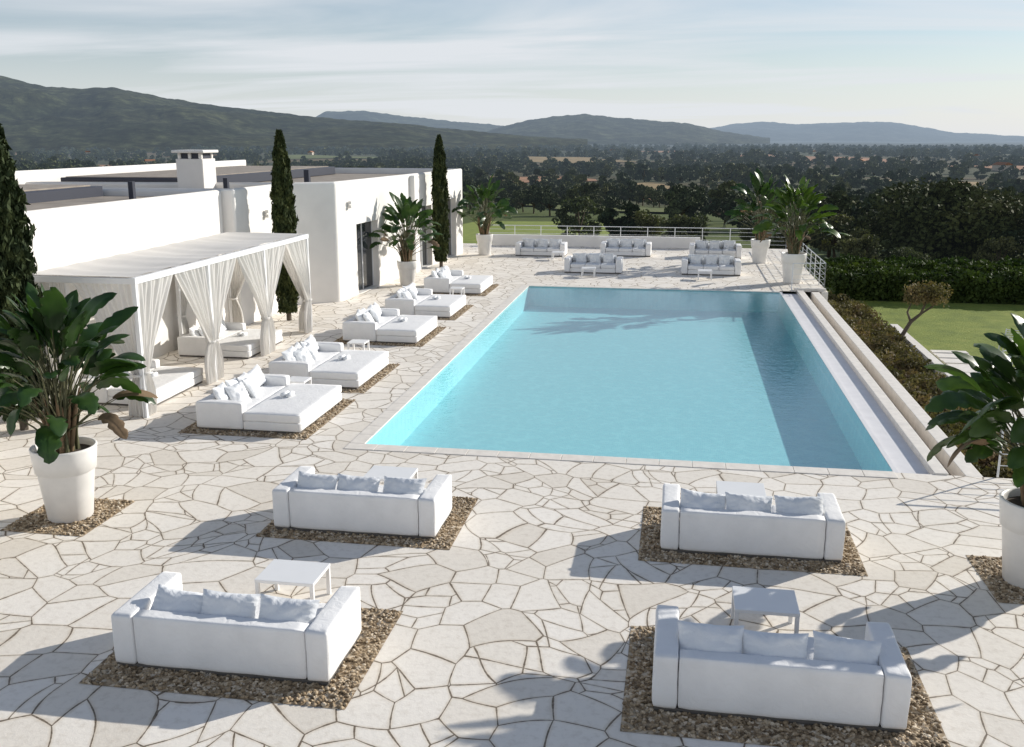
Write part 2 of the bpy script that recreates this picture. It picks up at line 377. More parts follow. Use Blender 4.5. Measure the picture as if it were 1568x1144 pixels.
# ------------------------------------------------ tree templates
def tree_mesh(name,H,Rw,nclump,nleaf,ls,mat,seed,trunk_h=.28,flat=.62):
    r=np.random.default_rng(seed); parts=[]
    th=H*trunk_h; lean=r.uniform(-.3,.3,2)
    top=(lean[0],lean[1],th)
    v,f=tube([(0,0,-.5),(lean[0]*.4,lean[1]*.4,th*.5),top],[H*.035,H*.027,H*.02],7); parts.append((v,f,1))
    C=[]
    for i in range(nclump):
        a=r.uniform(0,2*math.pi); q=math.sqrt(r.uniform(0,1)); zz=r.uniform(0,1)
        prof=math.sqrt(max(0,1-(zz*1.6-.6)**2)) if zz>.37 else .55+.45*zz/.37
        x=Rw*q*prof*math.cos(a); y=Rw*q*prof*math.sin(a); z=th*.85+zz*(H-th)*.9
        C.append((x,y,z,Rw*r.uniform(.22,.38)))
        if i<9:
            v,f=tube([top,((x+top[0])*.45,(y+top[1])*.45,(z+th)*.5-.1),(x,y,z)],[H*.016,H*.011,H*.005],5); parts.append((v,f,1))
    V0,F0,M0=join(parts)
    C=np.array(C); k=r.integers(0,len(C),nleaf); u=r.normal(size=(nleaf,3)); u/=np.linalg.norm(u,axis=1)[:,None]
    rr=C[k,3]*r.uniform(.35,1.0,nleaf)**.5*r.uniform(.8,1.15,nleaf)
    P=C[k,:3]+u*rr[:,None]*np.array([1,1,flat])
    Vl,Fl=leafquads(P,ls,rg=r)
    F=[tuple(q) for q in (Fl+len(V0)).tolist()]
    return mesh(name,np.concatenate([np.array(V0),Vl]),F0+F,[mat,M_BARK],[1]*len(F0)+[0]*len(F))
OAKS=[tree_mesh('oak_tree_%d'%i,6,2.9,20,1700,.36,M_OAK,20+i) for i in range(3)]
FARO=[tree_mesh('oak_far_%d'%i,6,3.2,12,320,.95,M_OAK,60+i,.15) for i in range(2)]
OLIVES=[tree_mesh('olive_tree_%d'%i,4.6,2.3,24,2600,.2,M_OLIVE,40+i,.3) for i in range(2)]

def scatter(name,pts,scales,tm):
    n=len(pts); a=rng.uniform(0,2*math.pi,n); V=np.zeros((n,4,3))
    for k in range(4):
        g=a+math.pi/2*k+math.pi/4
        V[:,k,0]=pts[:,0]+np.cos(g)*scales*.7071; V[:,k,1]=pts[:,1]+np.sin(g)*scales*.7071; V[:,k,2]=pts[:,2]
    me=mesh(name,V.reshape(-1,3),np.arange(4*n).reshape(n,4),M_OAK)
    o=obj(name,me); o.instance_type='FACES'; o.use_instance_faces_scale=True; o.instance_faces_scale=1
    o.show_instancer_for_render=False; o.show_instancer_for_viewport=False
    obj('tree_crown_and_trunk',tm,o); return o
def belt(n,d0,d1,smin,smax,tms,name,clear=None,power=2,a0=-44,a1=30,mind=0,gap=-.55):
    d=(rng.uniform(0,1,n)*(d1**power-d0**power)+d0**power)**(1/power); a=np.radians(rng.uniform(a0,a1,n))
    x=d*np.sin(a); y=d*np.cos(a); k=~infield(x,y)&~inlawn(x,y)
    g=np.sin(x*.021+2)*np.cos(y*.017)+.5*np.sin(x*.05+y*.043)
    k&=(g>gap)
    if clear is not None: k&=~clear(x,y)
    x,y=x[k],y[k]
    if mind:
        keep=[]; cell={}
        for i in range(len(x)):
            c=(int(x[i]//mind),int(y[i]//mind))
            if any((x[i]-x[j])**2+(y[i]-y[j])**2<mind*mind for ax in (-1,0,1) for ay in (-1,0,1) for j in cell.get((c[0]+ax,c[1]+ay),())): continue
            cell.setdefault(c,[]).append(i); keep.append(i)
        x,y=x[keep],y[keep]
    z=height(x,y)-.2; P=np.stack([x,y,z],1); s=rng.uniform(smin,smax,len(x))
    which=rng.integers(0,len(tms),len(x))
    for i,tm in enumerate(tms): scatter(name,P[which==i],s[which==i],tm)
belt(320,74,150,.7,1.2,OLIVES+OAKS[:1],'olive_grove',lambda x,y:((y<84)&(x>-60)&(x<30))|((x<-8)&(y>84)&(y<175)&(x>-38)),mind=4.4)
belt(1500,150,420,.7,1.35,OAKS,'oak_woodland',mind=6.5,gap=-.6)
belt(3000,420,1300,.9,2.0,FARO,'oak_woodland',mind=6,gap=-.5)
belt(4800,1300,3600,1.3,2.8,FARO,'oak_woodland',gap=-.8)

# ------------------------------------------------ terrace
rects=[(-14.5,9.5,-10,17.75),(-14.5,-6.4,17.75,40.5),(-14.5,6.0,40.5,56.5),(4.1,9.5,17.75,18.1)]
V=[];F=[]
for (a,b,c,d) in rects:
    o=len(V); V+=[(a,c,0),(b,c,0),(b,d,0),(a,d,0)]; F.append((o,o+1,o+2,o+3))
terr=empty('stone_terrace')
obj('paving',mesh('paving',V,F,M_STONE),terr)
obj('retaining_walls',boxes('retaining_walls',[(-14.4,9.5,-10,17.7,-3,-.004),(6.0-.25,6.0,40.5,56.3,-5,-.004),(-14.5,6.0,56.3,56.5,-6,-.004),(5.66,5.85,18.1,40.5,-3,-.4)],M_WALL),terr)
def pool_mat():
    t=NT('pool_mosaic_caustics'); p=t.pos()
    b=t.new('ShaderNodeTexBrick'); b.offset=0; b.inputs['Scale'].default_value=12; b.inputs['Mortar Size'].default_value=.03
    for i,c in (('Color1',(.33,.72,.77)),('Color2',(.29,.67,.73)),('Mortar',(.38,.74,.78))): b.inputs[i].default_value=(*c,1)
    b.inputs['Brick Width'].default_value=.5; b.inputs['Row Height'].default_value=.5
    t.l.new(p,b.inputs['Vector'])
    v=t.new('ShaderNodeTexVoronoi',feature='F1'); v.inputs['Scale'].default_value=4.5
    nn=t.new('ShaderNodeTexNoise'); nn.inputs['Scale'].default_value=2.5; t.l.new(p,nn.inputs['Vector'])
    ma=t.new('ShaderNodeVectorMath',operation='MULTIPLY_ADD'); t.l.new(nn.outputs['Color'],ma.inputs[0]); ma.inputs[1].default_value=(.4,.4,.4); t.l.new(p,ma.inputs[2])
    t.l.new(ma.outputs[0],v.inputs['Vector'])
    c=t.mix(1.0,b.outputs['Color'],t.ramp(v.outputs['Distance'],[(.15,(.97,.98,.99)),(.55,(1.0,1.0,1.0)),(.8,(1.10,1.06,1.05))]),'MULTIPLY')  # Voronoi cells paint water caustics into the mosaic colour
    t.base(c,.6); return t.m
M_POOL=pool_mat()
def water_mat():
    t=NT('pool_water'); t.n.remove(t.b); p=t.pos()
    h=t.math('ADD',t.noise(3.2,p,3,.5,.4),t.math('MULTIPLY',t.noise(12,p,2),.6))
    bp=t.new('ShaderNodeBump'); bp.inputs['Strength'].default_value=.30; bp.inputs['Distance'].default_value=.03; t.l.new(h,bp.inputs['Height'])
    ge=t.new('ShaderNodeNewGeometry'); dt=t.new('ShaderNodeVectorMath',operation='DOT_PRODUCT'); t.l.new(ge.outputs['Incoming'],dt.inputs[0]); t.l.new(bp.outputs[0],dt.inputs[1])
    c=t.math('ABSOLUTE',dt.outputs['Value'])
    F=t.math('ADD',.02,t.math('MULTIPLY',t.math('POWER',t.math('SUBTRACT',1,c),5),.95))
    gl=t.new('ShaderNodeBsdfGlossy'); gl.inputs['Roughness'].default_value=.03; t.l.new(bp.outputs[0],gl.inputs['Normal'])
    tr=t.new('ShaderNodeBsdfTransparent'); tr.inputs[0].default_value=(.88,.985,.995,1)
    m=t.new('ShaderNodeMixShader'); t.l.new(F,m.inputs[0]); t.l.new(tr.outputs[0],m.inputs[1]); t.l.new(gl.outputs[0],m.inputs[2])
    t.l.new(m.outputs[0],t.out.inputs['Surface']); return t.m
pool=empty('swimming_pool'); D=-.84
V=[(PX0,PY0,0),(PX1,PY0,-.03),(PX1,PY1,-.03),(PX0,PY1,0),(PX0,PY0,D),(PX1-.05,PY0,D),(PX1-.05,PY1,D),(PX0,PY1,D)]
obj('pool_basin',mesh('pool_basin',V,[(4,5,6,7),(0,1,5,4),(1,2,6,5),(2,3,7,6),(3,0,4,7)],M_POOL),pool)
obj('water',mesh('water',[(PX0,PY0,-.03),(PX1,PY0,-.03),(PX1,PY1,-.03),(PX0,PY1,-.03)],[(0,1,2,3)],water_mat()),pool)
L_=[]; x=-6.4
while x<4.05:
    L_.append((x+.004,min(x+.62,4.1)-.004,17.754,18.12,-.02,.014)); x+=.62
y=18.125
while y<40.1:
    L_.append((-6.396,-6.08,y+.004,min(y+.62,40.17)-.004,-.02,.014)); y+=.62
x=-6.4
while x<4.0:
    L_.append((x+.004,min(x+.62,4.1)-.004,40.18,40.496,-.02,.014)); x+=.62
obj('coping',boxes('coping',L_,M_COPE,.005,1),pool)
obj('weir',boxes('weir',[(4.105,4.2,18.105,40.5,-1,-.026)],M_GUT),pool)
obj('gutter',boxes('gutter',[(4.203,4.797,18.105,40.5,-1,-.10)],M_GUT),pool)
obj('gutter_walls',boxes('gutter_walls',[(4.80,5.05,18.105,40.7,-1,.03),(5.35,5.65,18.105,40.7,-1.2,.0)],M_COPE,.012,2),pool)
obj('gutter_channel',boxes('gutter_channel',[(5.053,5.347,18.105,40.5,-1,-.30)],M_ROOF),pool)
obj('joint_bed',boxes('joint_bed',[(-6.4,4.1,17.75,18.09,-.2,-.025),(-6.4,-6.11,18.09,40.5,-.2,-.025),(-6.11,4.1,40.21,40.5,-.2,-.025)],M_COPE),pool)

# ------------------------------------------------ gravel beds
t=NT('river_gravel'); oi=t.pos(); gv=t.new('ShaderNodeTexVoronoi'); gv.inputs['Scale'].default_value=22; t.l.new(oi,gv.inputs['Vector'])
sc=t.new('ShaderNodeSeparateColor'); t.l.new(gv.outputs['Color'],sc.inputs[0])
t.base(t.ramp(sc.outputs[0],[(0,(.15,.105,.06)),(.4,(.33,.24,.145)),(.75,(.48,.375,.25)),(1,(.66,.57,.45))]),.8); M_GRAV=t.m
bm=bmesh.new(); bmesh.ops.create_icosphere(bm,subdivisions=1,radius=1); bm.verts.ensure_lookup_table()
ICV=np.array([v.co[:] for v in bm.verts]); ICF=np.array([[v.index for v in f.verts] for f in bm.faces]); bm.free()
def gravel(x0,x1,y0,y1,hole=None,dens=560):
    n=int((x1-x0)*(y1-y0)*dens); x=rng.uniform(x0+.02,x1-.02,n); y=rng.uniform(y0+.02,y1-.02,n)
    if hole is not None:
        k=~((x>hole[0])&(x<hole[1])&(y>hole[2])&(y<hole[3])); x,y=x[k],y[k]
    n=len(x); s=rng.uniform(.016,.032,n); a=rng.uniform(0,6.28,n)
    P=ICV[None]*np.stack([s*rng.uniform(.8,1.3,n),s,s*rng.uniform(.5,.9,n)],1)[:,None,:]
    P+=rng.normal(0,.0025,P.shape)
    ca,sa=np.cos(a)[:,None],np.sin(a)[:,None]
    Q=np.stack([P[...,0]*ca-P[...,1]*sa+x[:,None],P[...,0]*sa+P[...,1]*ca+y[:,None],P[...,2]+.006+rng.uniform(0,.012,n)[:,None]],-1)
    Fp=(ICF[None]+(np.arange(n)*len(ICV))[:,None,None]).reshape(-1,3)
    e=empty('gravel_bed'); obj('pebbles',mesh('pebbles',Q.reshape(-1,3),Fp,M_GRAV,smooth=True),e)
    obj('bed',mesh('bed',[(x0,y0,.005),(x1,y0,.005),(x1,y1,.005),(x0,y1,.005)],[(0,1,2,3)],M_GRAV),e)

# ------------------------------------------------ furniture templates
def sofa_parts():
    P=[]
    P.append(('backrest',cushbox('backrest',-1.035,1.035,-.592,-.38,.05,.665,M_FAB,.03,.0,1)))
    P.append(('arm_left',cushbox('arm_left',-1.31,-1.042,-.6,.6,.05,.67,M_FAB,.035,.012,2)))
    P.append(('arm_right',cushbox('arm_right',1.042,1.31,-.6,.6,.05,.67,M_FAB,.035,.012,3)))
    P.append(('seat_base',cushbox('seat_base',-1.035,1.035,-.38,.59,.05,.24,M_FAB,.02,.0,4)))
    for i in range(3):
        P.append(('seat_cushion_%d'%(i+1),cushbox('seat_cushion',-1.03+i*.69,-.35+i*.69,-.375,.595,.245,.42,M_FAB,.045,.02,5+i)))
    P.append(('plinth',boxes('plinth',[(-1.29,1.29,-.575,.57,.0,.052)],M_FEET)))
    return P
SOFA=sofa_parts(); PILS=[pillow('pillow_%d'%i,.72,.48,.24,M_PIL,i) for i in range(4)]
SQ=[pillow('square_pillow_%d'%i,.52,.52,.2,M_PIL,10+i) for i in range(3)]
def sofa(x,y,rz=0,extra=False,s=1,k=0):
    e=empty('outdoor_sofa',(x,y,0),rz,s); r=random.Random(int(x*31+y*7))
    for n_,m in SOFA: obj(n_,m,e)
    for i in range(3):
        obj('back_pillow_%d'%(i+1),PILS[(i+k)%4],e,(-.68+i*.68+r.uniform(-.04,.04),-.25+r.uniform(-.02,.03),.62+r.uniform(-.01,.03)),(math.radians(54+r.uniform(-9,8)),r.uniform(-.09,.09),r.uniform(-.14,.14)))
    if extra:
        for i in range(3):
            obj('throw_pillow_%d'%(i+1),SQ[i],e,(-.66+i*.66+r.uniform(-.08,.08),-.02,.63),(math.radians(70),r.uniform(-.15,.15),r.uniform(-.15,.15)))
    return e
DAY=[('backrest',cushbox('d_back',-1.15,-.92,-1.075,1.075,.05,.60,M_FAB,.03,0,11)),
('arm_near',cushbox('d_arm',-1.15,-.11,-1.325,-1.08,.05,.61,M_FAB,.035,.01,12)),
('arm_far',cushbox('d_arm2',-1.15,-.11,1.08,1.325,.05,.61,M_FAB,.035,.01,13)),
('seat_base',cushbox('d_base',-.92,-.11,-1.075,1.075,.05,.24,M_FAB,.02,0,14)),
('seat_cushion',cushbox('d_seat',-.92,-.11,-1.07,1.07,.245,.41,M_FAB,.04,.02,15)),
('chaise_base',cushbox('d_ch',-.10,1.15,-1.32,1.32,.05,.235,M_FAB,.02,0,16)),
('chaise_mattress',cushbox('d_mat',-.10,1.15,-1.325,1.325,.238,.42,M_FAB,.03,.02,17)),
('plinth',boxes('d_plinth',[(-1.12,1.12,-1.29,1.29,0,.052)],M_FEET))]
tv_,tf_=tube([(-.16,0,0),(-.155,0,0),(.155,0,0),(.16,0,0)],[.01,.06,.06,.01],14); TOWEL=mesh('towel',tv_,tf_,M_PIL,smooth=True)
def daybed(x,y,rz=0,s=1):
    e=empty('outdoor_daybed',(x,y,0),rz,s); r=random.Random(int(x*13+y*17))
    for n_,m in DAY: obj(n_,m,e)
    for i in range(4):
        obj('pillow_%d'%(i+1),(SQ+PILS)[(i*2)%7],e,(-.78+r.uniform(-.03,.08),-.78+i*.50+r.uniform(-.06,.06),.62),(math.radians(68),r.uniform(-.2,.2),math.radians(90)+r.uniform(-.25,.25)))
    for i in range(2):
        obj('throw_pillow_%d'%(i+1),SQ[i],e,(-.52,-.55+i*.55+r.uniform(-.1,.1),.60),(math.radians(58),r.uniform(-.2,.2),math.radians(90)+r.uniform(-.4,.4)))
    for i in range(2): obj('rolled_towel_%d'%(i+1),TOWEL,e,(.28+i*.13,.05,.49),(0,0,1.4+i*.1),(.8,.8,.8))
    return e
def table(x0,x1,y0,y1,h=.44):
    e=empty('side_table')
    obj('top',boxes('top',[(x0,x1,y0,y1,h-.045,h)],M_WHITE,.006,2),e)
    q=.05
    obj('legs',boxes('legs',[(a,a+q,b,b+q,0,h-.046) for a in (x0+.003,x1-q-.003) for b in (y0+.003,y1-q-.003)],M_WHITE,.004,1),e)
    return e
for (cx,y0,gx0,gx1,gy0,gy1,k) in ((-4.98,9.4,-6.5,-3.35,9.0,11.3,0),(-4.8,13.6,-6.28,-3.2,13.3,15.5,1),(1.22,13.75,-.4,2.82,13.4,15.6,2),(1.22,9.52,-.4,2.92,9.1,11.4,3)):
    sofa(cx,y0+.6,0,k=k); gravel(gx0,gx1,gy0,gy1,(cx-1.25,cx+1.25,y0+.1,y0+1.1))
table(-5.25,-4.45,11.0,11.65); table(.85,1.62,11.2,11.85); table(.78,1.55,15.2,15.85); table(-5.1,-4.3,15.0,15.65)
for y0 in (18.5,22.3,27.8,32.2,37.5):
    daybed(-8.75,y0+1.33); gravel(-10.2,-7.35,y0-.3,y0+2.9,(-9.8,-7.7,y0+.1,y0+2.55),300)
table(-9.1,-8.6,21.35,21.85,.4); table(-9.1,-8.6,25.9,26.4,.4); table(-8.6,-8.1,36.4,36.9,.4)
for (cx,yf) in ((-3.8,44.5),(1.5,44.7),(-7.1,50.7),(-2.7,51.4),(1.9,51.3)):
    sofa(cx,yf+.6,math.pi,True)
table(-4.2,-3.6,43.2,43.8,.4); table(.9,1.5,43.2,43.8,.4); table(-6.3,-5.7,49.2,49.8,.4)

# ------------------------------------------------ planters
def lathe(prof,n=48):
    V=[];F=[]
    for r,z in prof:
        for k in range(n): a=2*math.pi*k/n; V.append((r*math.cos(a),r*math.sin(a),z))
    for i in range(len(prof)-1):
        for k in range(n): F.append((i*n+k,i*n+(k+1)%n,(i+1)*n+(k+1)%n,(i+1)*n+k))
    return V,F
pv,pf=lathe([(.0,0),(.33,0),(.345,.02),(.43,.80),(.438,.81),(.462,.82),(.50,1.17),(.505,1.2),(.49,1.215),(.46,1.21),(.445,1.16),(.43,1.1)])
POT=mesh('planter',pv,pf,M_POT,smooth=True)
sv,sf=lathe([(.0,1.12),(.2,1.13),(.435,1.105)],24); SOIL=mesh('soil',sv,sf,M_SOIL,smooth=True)
def big_leaf_plant(h,spread,n,seed):
    r=random.Random(seed); parts=[]
    for i in range(n):
        u=i/(n-1); az=i*2.399+r.uniform(-.4,.4)
        out=(.12+.88*(1-u)**.7)*spread*r.uniform(.6,1.12); hh=h*(.28+.58*u**.75)*r.uniform(.85,1.08)
        b=Vector((r.uniform(-.18,.18),r.uniform(-.18,.18),0))
        dr=Vector((math.cos(az),math.sin(az),0)); side=Vector((-dr.y,dr.x,0))
        bl=r.uniform(.5,.9)*(.55+.45*h/2.3)
        pts=[]
        for k in range(7):
            s=k/6; pts.append(b+dr*out*(s**1.7)+Vector((0,0,hh*(s**.8))))
        v,f=tube(pts,[.022-.0022*k for k in range(7)],4); parts.append((v,f,1))
        d0=(pts[-1]-pts[-2]).normalized(); droop=r.uniform(.4,1.5)*(1.25-.7*u)
        tw=r.uniform(-.9,.9); W=bl*r.uniform(.17,.25); K=14; p=pts[-1].copy(); d=d0.copy(); step=bl/K; V=[];F=[]
        for k in range(K+1):
            s=k/K; ww=W*(math.sin(math.pi*min(1,s*.94+.06))**.6)*(1 if s<.98 else .1)
            sd_=(side*math.cos(tw)+d.cross(side)*math.sin(tw)).normalized(); up=sd_.cross(d).normalized()
            if up.z<0: up=-up
            jag=r.uniform(.5,1.05) if k%3==1 else 1.0; jag2=r.uniform(.5,1.05) if k%3==0 else 1.0
            V+= [tuple(p+sd_*ww*jag+up*ww*.18+Vector((0,0,-.35*ww*s))),tuple(p+sd_*ww*.5+up*ww*.2),tuple(p),tuple(p-sd_*ww*.5+up*ww*.2),tuple(p-sd_*ww*jag2+up*ww*.18+Vector((0,0,-.35*ww*s)))]
            p=p+d*step; d=(d+Vector((0,0,-1))*droop*step/bl*1.4+dr*.02).normalized()
        for k in range(K):
            for q in range(4): F.append((k*5+q,k*5+q+1,k*5+q+6,k*5+q+5))
        parts.append((V,F,2 if (r.random()<.10 and u<.25) else 0))
    for i in range(26):
        az=r.uniform(0,6.28); o=r.uniform(.05,.26); hh=r.uniform(.5,1.1)*h/2.3
        b=Vector((math.cos(az)*o*.7,math.sin(az)*o*.7,-.05)); e=Vector((math.cos(az)*(o+hh*.2),math.sin(az)*(o+hh*.2),hh))
        v,f=tube([b,(b+e)/2+Vector((0,0,.05)),e],[.045,.034,.008],5); parts.append((v,f,2))
    V,F,M=join(parts); return mesh('leaves',V,F,[M_LEAF,M_PET,M_DRY],M,smooth=True)
def potted(x,y,h,spread,n,seed,s=1):
    e=empty('potted_strelitzia',(x,y,0),0,1)
    obj('planter',POT,e,s=(s,)*3); obj('soil',SOIL,e,s=(s,)*3); obj('leaves',big_leaf_plant(h,spread,n,seed),e,(0,0,1.12*s))
potted(-9.6,13.6,2.35,.95,92,1); potted(5.0,13.6,2.35,1.1,125,2)
potted(-11.15,39.6,2.5,1.15,75,3,.85); potted(-10.1,51,2.6,1.2,70,4,.9); potted(4.85,43.0,2.9,1.2,85,5,1.05); potted(4.0,49.9,3.0,1.3,80,6,.95)
gravel(-10.35,-8.92,12.85,14.4,None,400); gravel(4.37,6.0,12.85,14.4,None,400)

# ------------------------------------------------ cypress trees
def cypress(x,y,H,R,seed):
    r=np.random.default_rng(seed); n=17000
    z=r.uniform(0.02,1,n)**.92; a=r.uniform(0,2*math.pi,n)
    prof=np.where(z<.12,.62+z/.12*.3,np.where(z<.5,.92+.08*np.sin(z*6),np.clip(1-((z-.45)/.56)**1.9,0,1)**.62))
    bump=1+.14*np.sin(a*5+z*21+seed)+.10*np.sin(a*9-z*37)+.1*np.sin(z*60+a*3)
    q=r.uniform(.62,1.08,n)
    P=np.stack([np.cos(a)*R*prof*bump*q,np.sin(a)*R*prof*bump*q,.15+z*(H-.15)],1)
    Vl,Fl=leafquads(P,.07,up=2.4,elong=2.8,rg=r)
    v,f=tube([(0,0,-.1),(0,0,H*.5),(0,0,H*.93)],[.09,.05,.01],7)
    core=[(R*.66*(.7 if k==0 else max(0,1-((k/12-.45)/.56)**1.9)**.62 if k/12>.45 else .92),.3+k/12*(H-.6)) for k in range(12)]+[(.0,H-.25)]
    cv,cf=lathe(core,14); V0,F0,M0=join([(v,f,1),(cv,cf,0)])
    Fall=F0+[tuple(q) for q in (Fl+len(V0)).tolist()]
    me=mesh('cypress_tree',np.concatenate([np.array(V0),Vl]),Fall,[M_CYP,M_BARK],M0+[0]*len(Fl)); obj('cypress_tree',me,None,(x,y,0))
cypress(-12.9,31.0,6.2,.33,1); cypress(-11.15,45.6,6.1,.33,2); cypress(-13.5,17.9,6.5,.50,3)

# ------------------------------------------------ building
bld=empty('white_villa')
def prism(name,poly,z0,z1,cuts=(),par=.35,drop=.3,bev=.09):
    bm=bmesh.new(); vs=[bm.verts.new((x,y,z0)) for x,y in poly]; f=bm.faces.new(vs)
    if f.normal.z>0: f.normal_flip()
    r=bmesh.ops.extrude_face_region(bm,geom=[f]); up=[g for g in r['geom'] if isinstance(g,bmesh.types.BMVert)]
    for v in up: v.co.z=z1
    bm.normal_update(); top=[g for g in bm.faces if all(abs(v.co.z-z1)<1e-5 for v in g.verts)]
    bmesh.ops.recalc_face_normals(bm,faces=bm.faces[:])
    bmesh.ops.inset_region(bm,faces=top,thickness=par)
    rr=bmesh.ops.extrude_face_region(bm,geom=top)
    for g in rr['geom']:
        if isinstance(g,bmesh.types.BMVert): g.co.z-=drop
    if top[0].is_valid: bmesh.ops.delete(bm,geom=top,context='FACES_ONLY')
    for g in bm.faces:
        if all(abs(v.co.z-(z1-drop))<1e-4 for v in g.verts): g.material_index=1
    ed=[e for e in bm.edges if e.is_valid and len(e.link_faces)==2 and e.calc_face_angle(0)>.5 and max(e.verts[0].co.z,e.verts[1].co.z)>z1-.001]
    if bev: bmesh.ops.bevel(bm,geom=ed,offset=bev,segments=3,profile=.5,affect='EDGES')
    me=bmobj(bm,name,[M_WALL,M_ROOF]); o=obj(name,me,bld)
    if cuts:
        cm=bmesh.new()
        for c in cuts:
            cx,cy,l,d,z0_,z1_,ang=c
            r=bmesh.ops.create_cube(cm,size=1)
            bmesh.ops.scale(cm,vec=(d,l,z1_-z0_),verts=r['verts']); bmesh.ops.rotate(cm,cent=(0,0,0),matrix=Matrix.Rotation(ang,3,'Z'),verts=r['verts'])
            bmesh.ops.translate(cm,vec=(cx,cy,(z0_+z1_)/2),verts=r['verts'])
        cme=bmobj(cm,'cutter',[M_WALL]); co_=obj('cutter',cme)
        md=o.modifiers.new('b','BOOLEAN'); md.operation='DIFFERENCE'; md.object=co_; md.solver='EXACT'
        dg=bpy.context.evaluated_depsgraph_get(); nm=bpy.data.meshes.new_from_object(o.evaluated_get(dg))
        o.modifiers.clear(); o.data=nm; bpy.data.objects.remove(co_)
    return o
def wallpt(y):
    s=(y-35)/(51.7-35); return -12.5+s*1.1
wa=-math.atan2(1.1,16.7)
doors=[(38.0,2.3,0.02,2.75),(45.5,1.6,0.02,2.9),(49.6,1.6,0.02,3.0)]
cuts=[(wallpt(y),y,l,.7,z0,z1,wa) for y,l,z0,z1 in doors]
prism('far_wing',[(-12.5,35),(-11.4,51.7),(-24,52.5),(-24,33.2),(-13.9,34)],-.5,4.45,cuts,.22,.3)
prism('near_wing_a',[(-14.35,10),(-14.35,29.6),(-24,29.6),(-24,10)],-.5,4.42,(),.22,.22)
prism('near_wing_b',[(-13.95,29.6),(-13.95,33.95),(-24,33.15),(-24,29.6)],-.5,4.45,(),.22,.25)
for y,l,z0,z1 in doors:
    e=empty('glass_door',(wallpt(y),y,0),wa); e.parent=bld
    obj('door_glass',boxes('door_glass',[(-.30,-.28,-l/2+.05,l/2-.05,z0+.03,z1-.05)],M_GLASS),e)
    fr=.06; obj('door_frame',boxes('door_frame',[(-.32,-.25,-l/2+.001,-l/2+fr,z0,z1-.001),(-.32,-.25,l/2-fr,l/2-.001,z0,z1-.001),(-.32,-.25,-.03,.03,z0,z1-fr),(-.32,-.25,-l/2+fr,l/2-fr,z1-fr,z1-.002)],M_STEEL),e)
def lamp(x,y,z):
    obj('wall_lamp',boxes('wall_lamp',[(x,x+.05,y-.06,y+.06,z-.1,z+.1),(x+.05,x+.16,y-.09,y+.09,z-.13,z-.02),(x+.05,x+.16,y-.09,y+.09,z+.02,z+.13)],M_WALL,.01,1),bld)
lamp(wallpt(36.1),36.1,3.55); lamp(-13.95,31.9,3.5)
obj('facade_pier',boxes('facade_pier',[(wallpt(43.4)-.1,wallpt(43.4)+.22,43.2,43.7,0,4.38)],M_WALL,.05,2),bld)
obj('upper_roof',boxes('upper_roof',[(-23.5,-18.2,11,29.2,4.13,4.52,0),(-23.3,-18.0,34.6,50.5,4.16,4.55,0)],[M_NAVY],.02,1),bld)
obj('upper_roof_deck',boxes('upper_roof_deck',[(-23.4,-18.5,11.2,29.0,4.521,4.56,0),(-23.2,-18.3,34.8,50.3,4.551,4.58,0)],[M_ROOF]),bld)
obj('roof_parapet_back',boxes('roof_parapet_back',[(-23.9,-23.65,10.2,52,4.3,4.85)],M_WALL,.03,1),bld)
obj('chimney',boxes('chimney',[(-17.5,-16.5,32.7,33.7,4.1,5.3),(-17.6,-16.4,32.6,33.8,5.5,5.6)]+[(a,a+.12,b,b+.12,5.3,5.5) for a in (-17.45,-17.06,-16.67) for b in (32.75,33.53)],M_WALL,.02,1),bld)
obj('chimney_louvre',boxes('chimney_louvre',[(-17.4,-16.6,32.8,33.6,5.302,5.498)],M_NAVY),bld)
obj('roof_vents',boxes('roof_vents',[(-16.2,-16.05,27.3,27.45,4.1,4.75),(-15.2,-15.05,31.5,31.65,4.1,4.7),(-14.6,-14.4,37.3,37.5,4.1,4.8)],M_NAVY),bld)

# ------------------------------------------------ pergola
pg=empty('curtained_pergola')
PXa,PXb=-14.1,-11.45; ys=[19.2,22.55,25.9,29.2]; zt=3.08
L_=[]
for y in ys:
    for x in (PXa,PXb): L_.append((x-.05,x+.05,y-.05,y+.05,0,zt-.12))
obj('posts',boxes('posts',L_,M_WHITE,.006,1),pg)
obj('beams',boxes('beams',[(PXb-.06,PXb+.06,ys[0]-.06,ys[3]+.06,zt-.118,zt+.02),(PXa-.06,PXa+.06,ys[0]-.06,ys[3]+.06,zt-.118,zt+.02)]+[(PXa+.061,PXb-.061,y-.05,y+.05,zt-.118,zt+.01) for y in ys],M_WHITE,.005,1),pg)
V=[];F=[];nx,ny=12,90
for j in range(ny+1):
    for i in range(nx+1):
        a=i/nx;b=j/ny; yy=ys[0]+b*(ys[3]-ys[0])
        V.append((PXa+.02+a*(PXb-PXa-.09),yy,zt+.03-.07*math.sin(math.pi*a)*abs(math.sin(math.pi*b*3))+.008*math.sin(b*70+a*3)))
for j in range(ny):
    for i in range(nx): k=j*(nx+1)+i; F.append((k,k+1,k+nx+2,k+nx+1))
obj('canopy',mesh('canopy',V,F,M_CANOPY,smooth=True),pg)
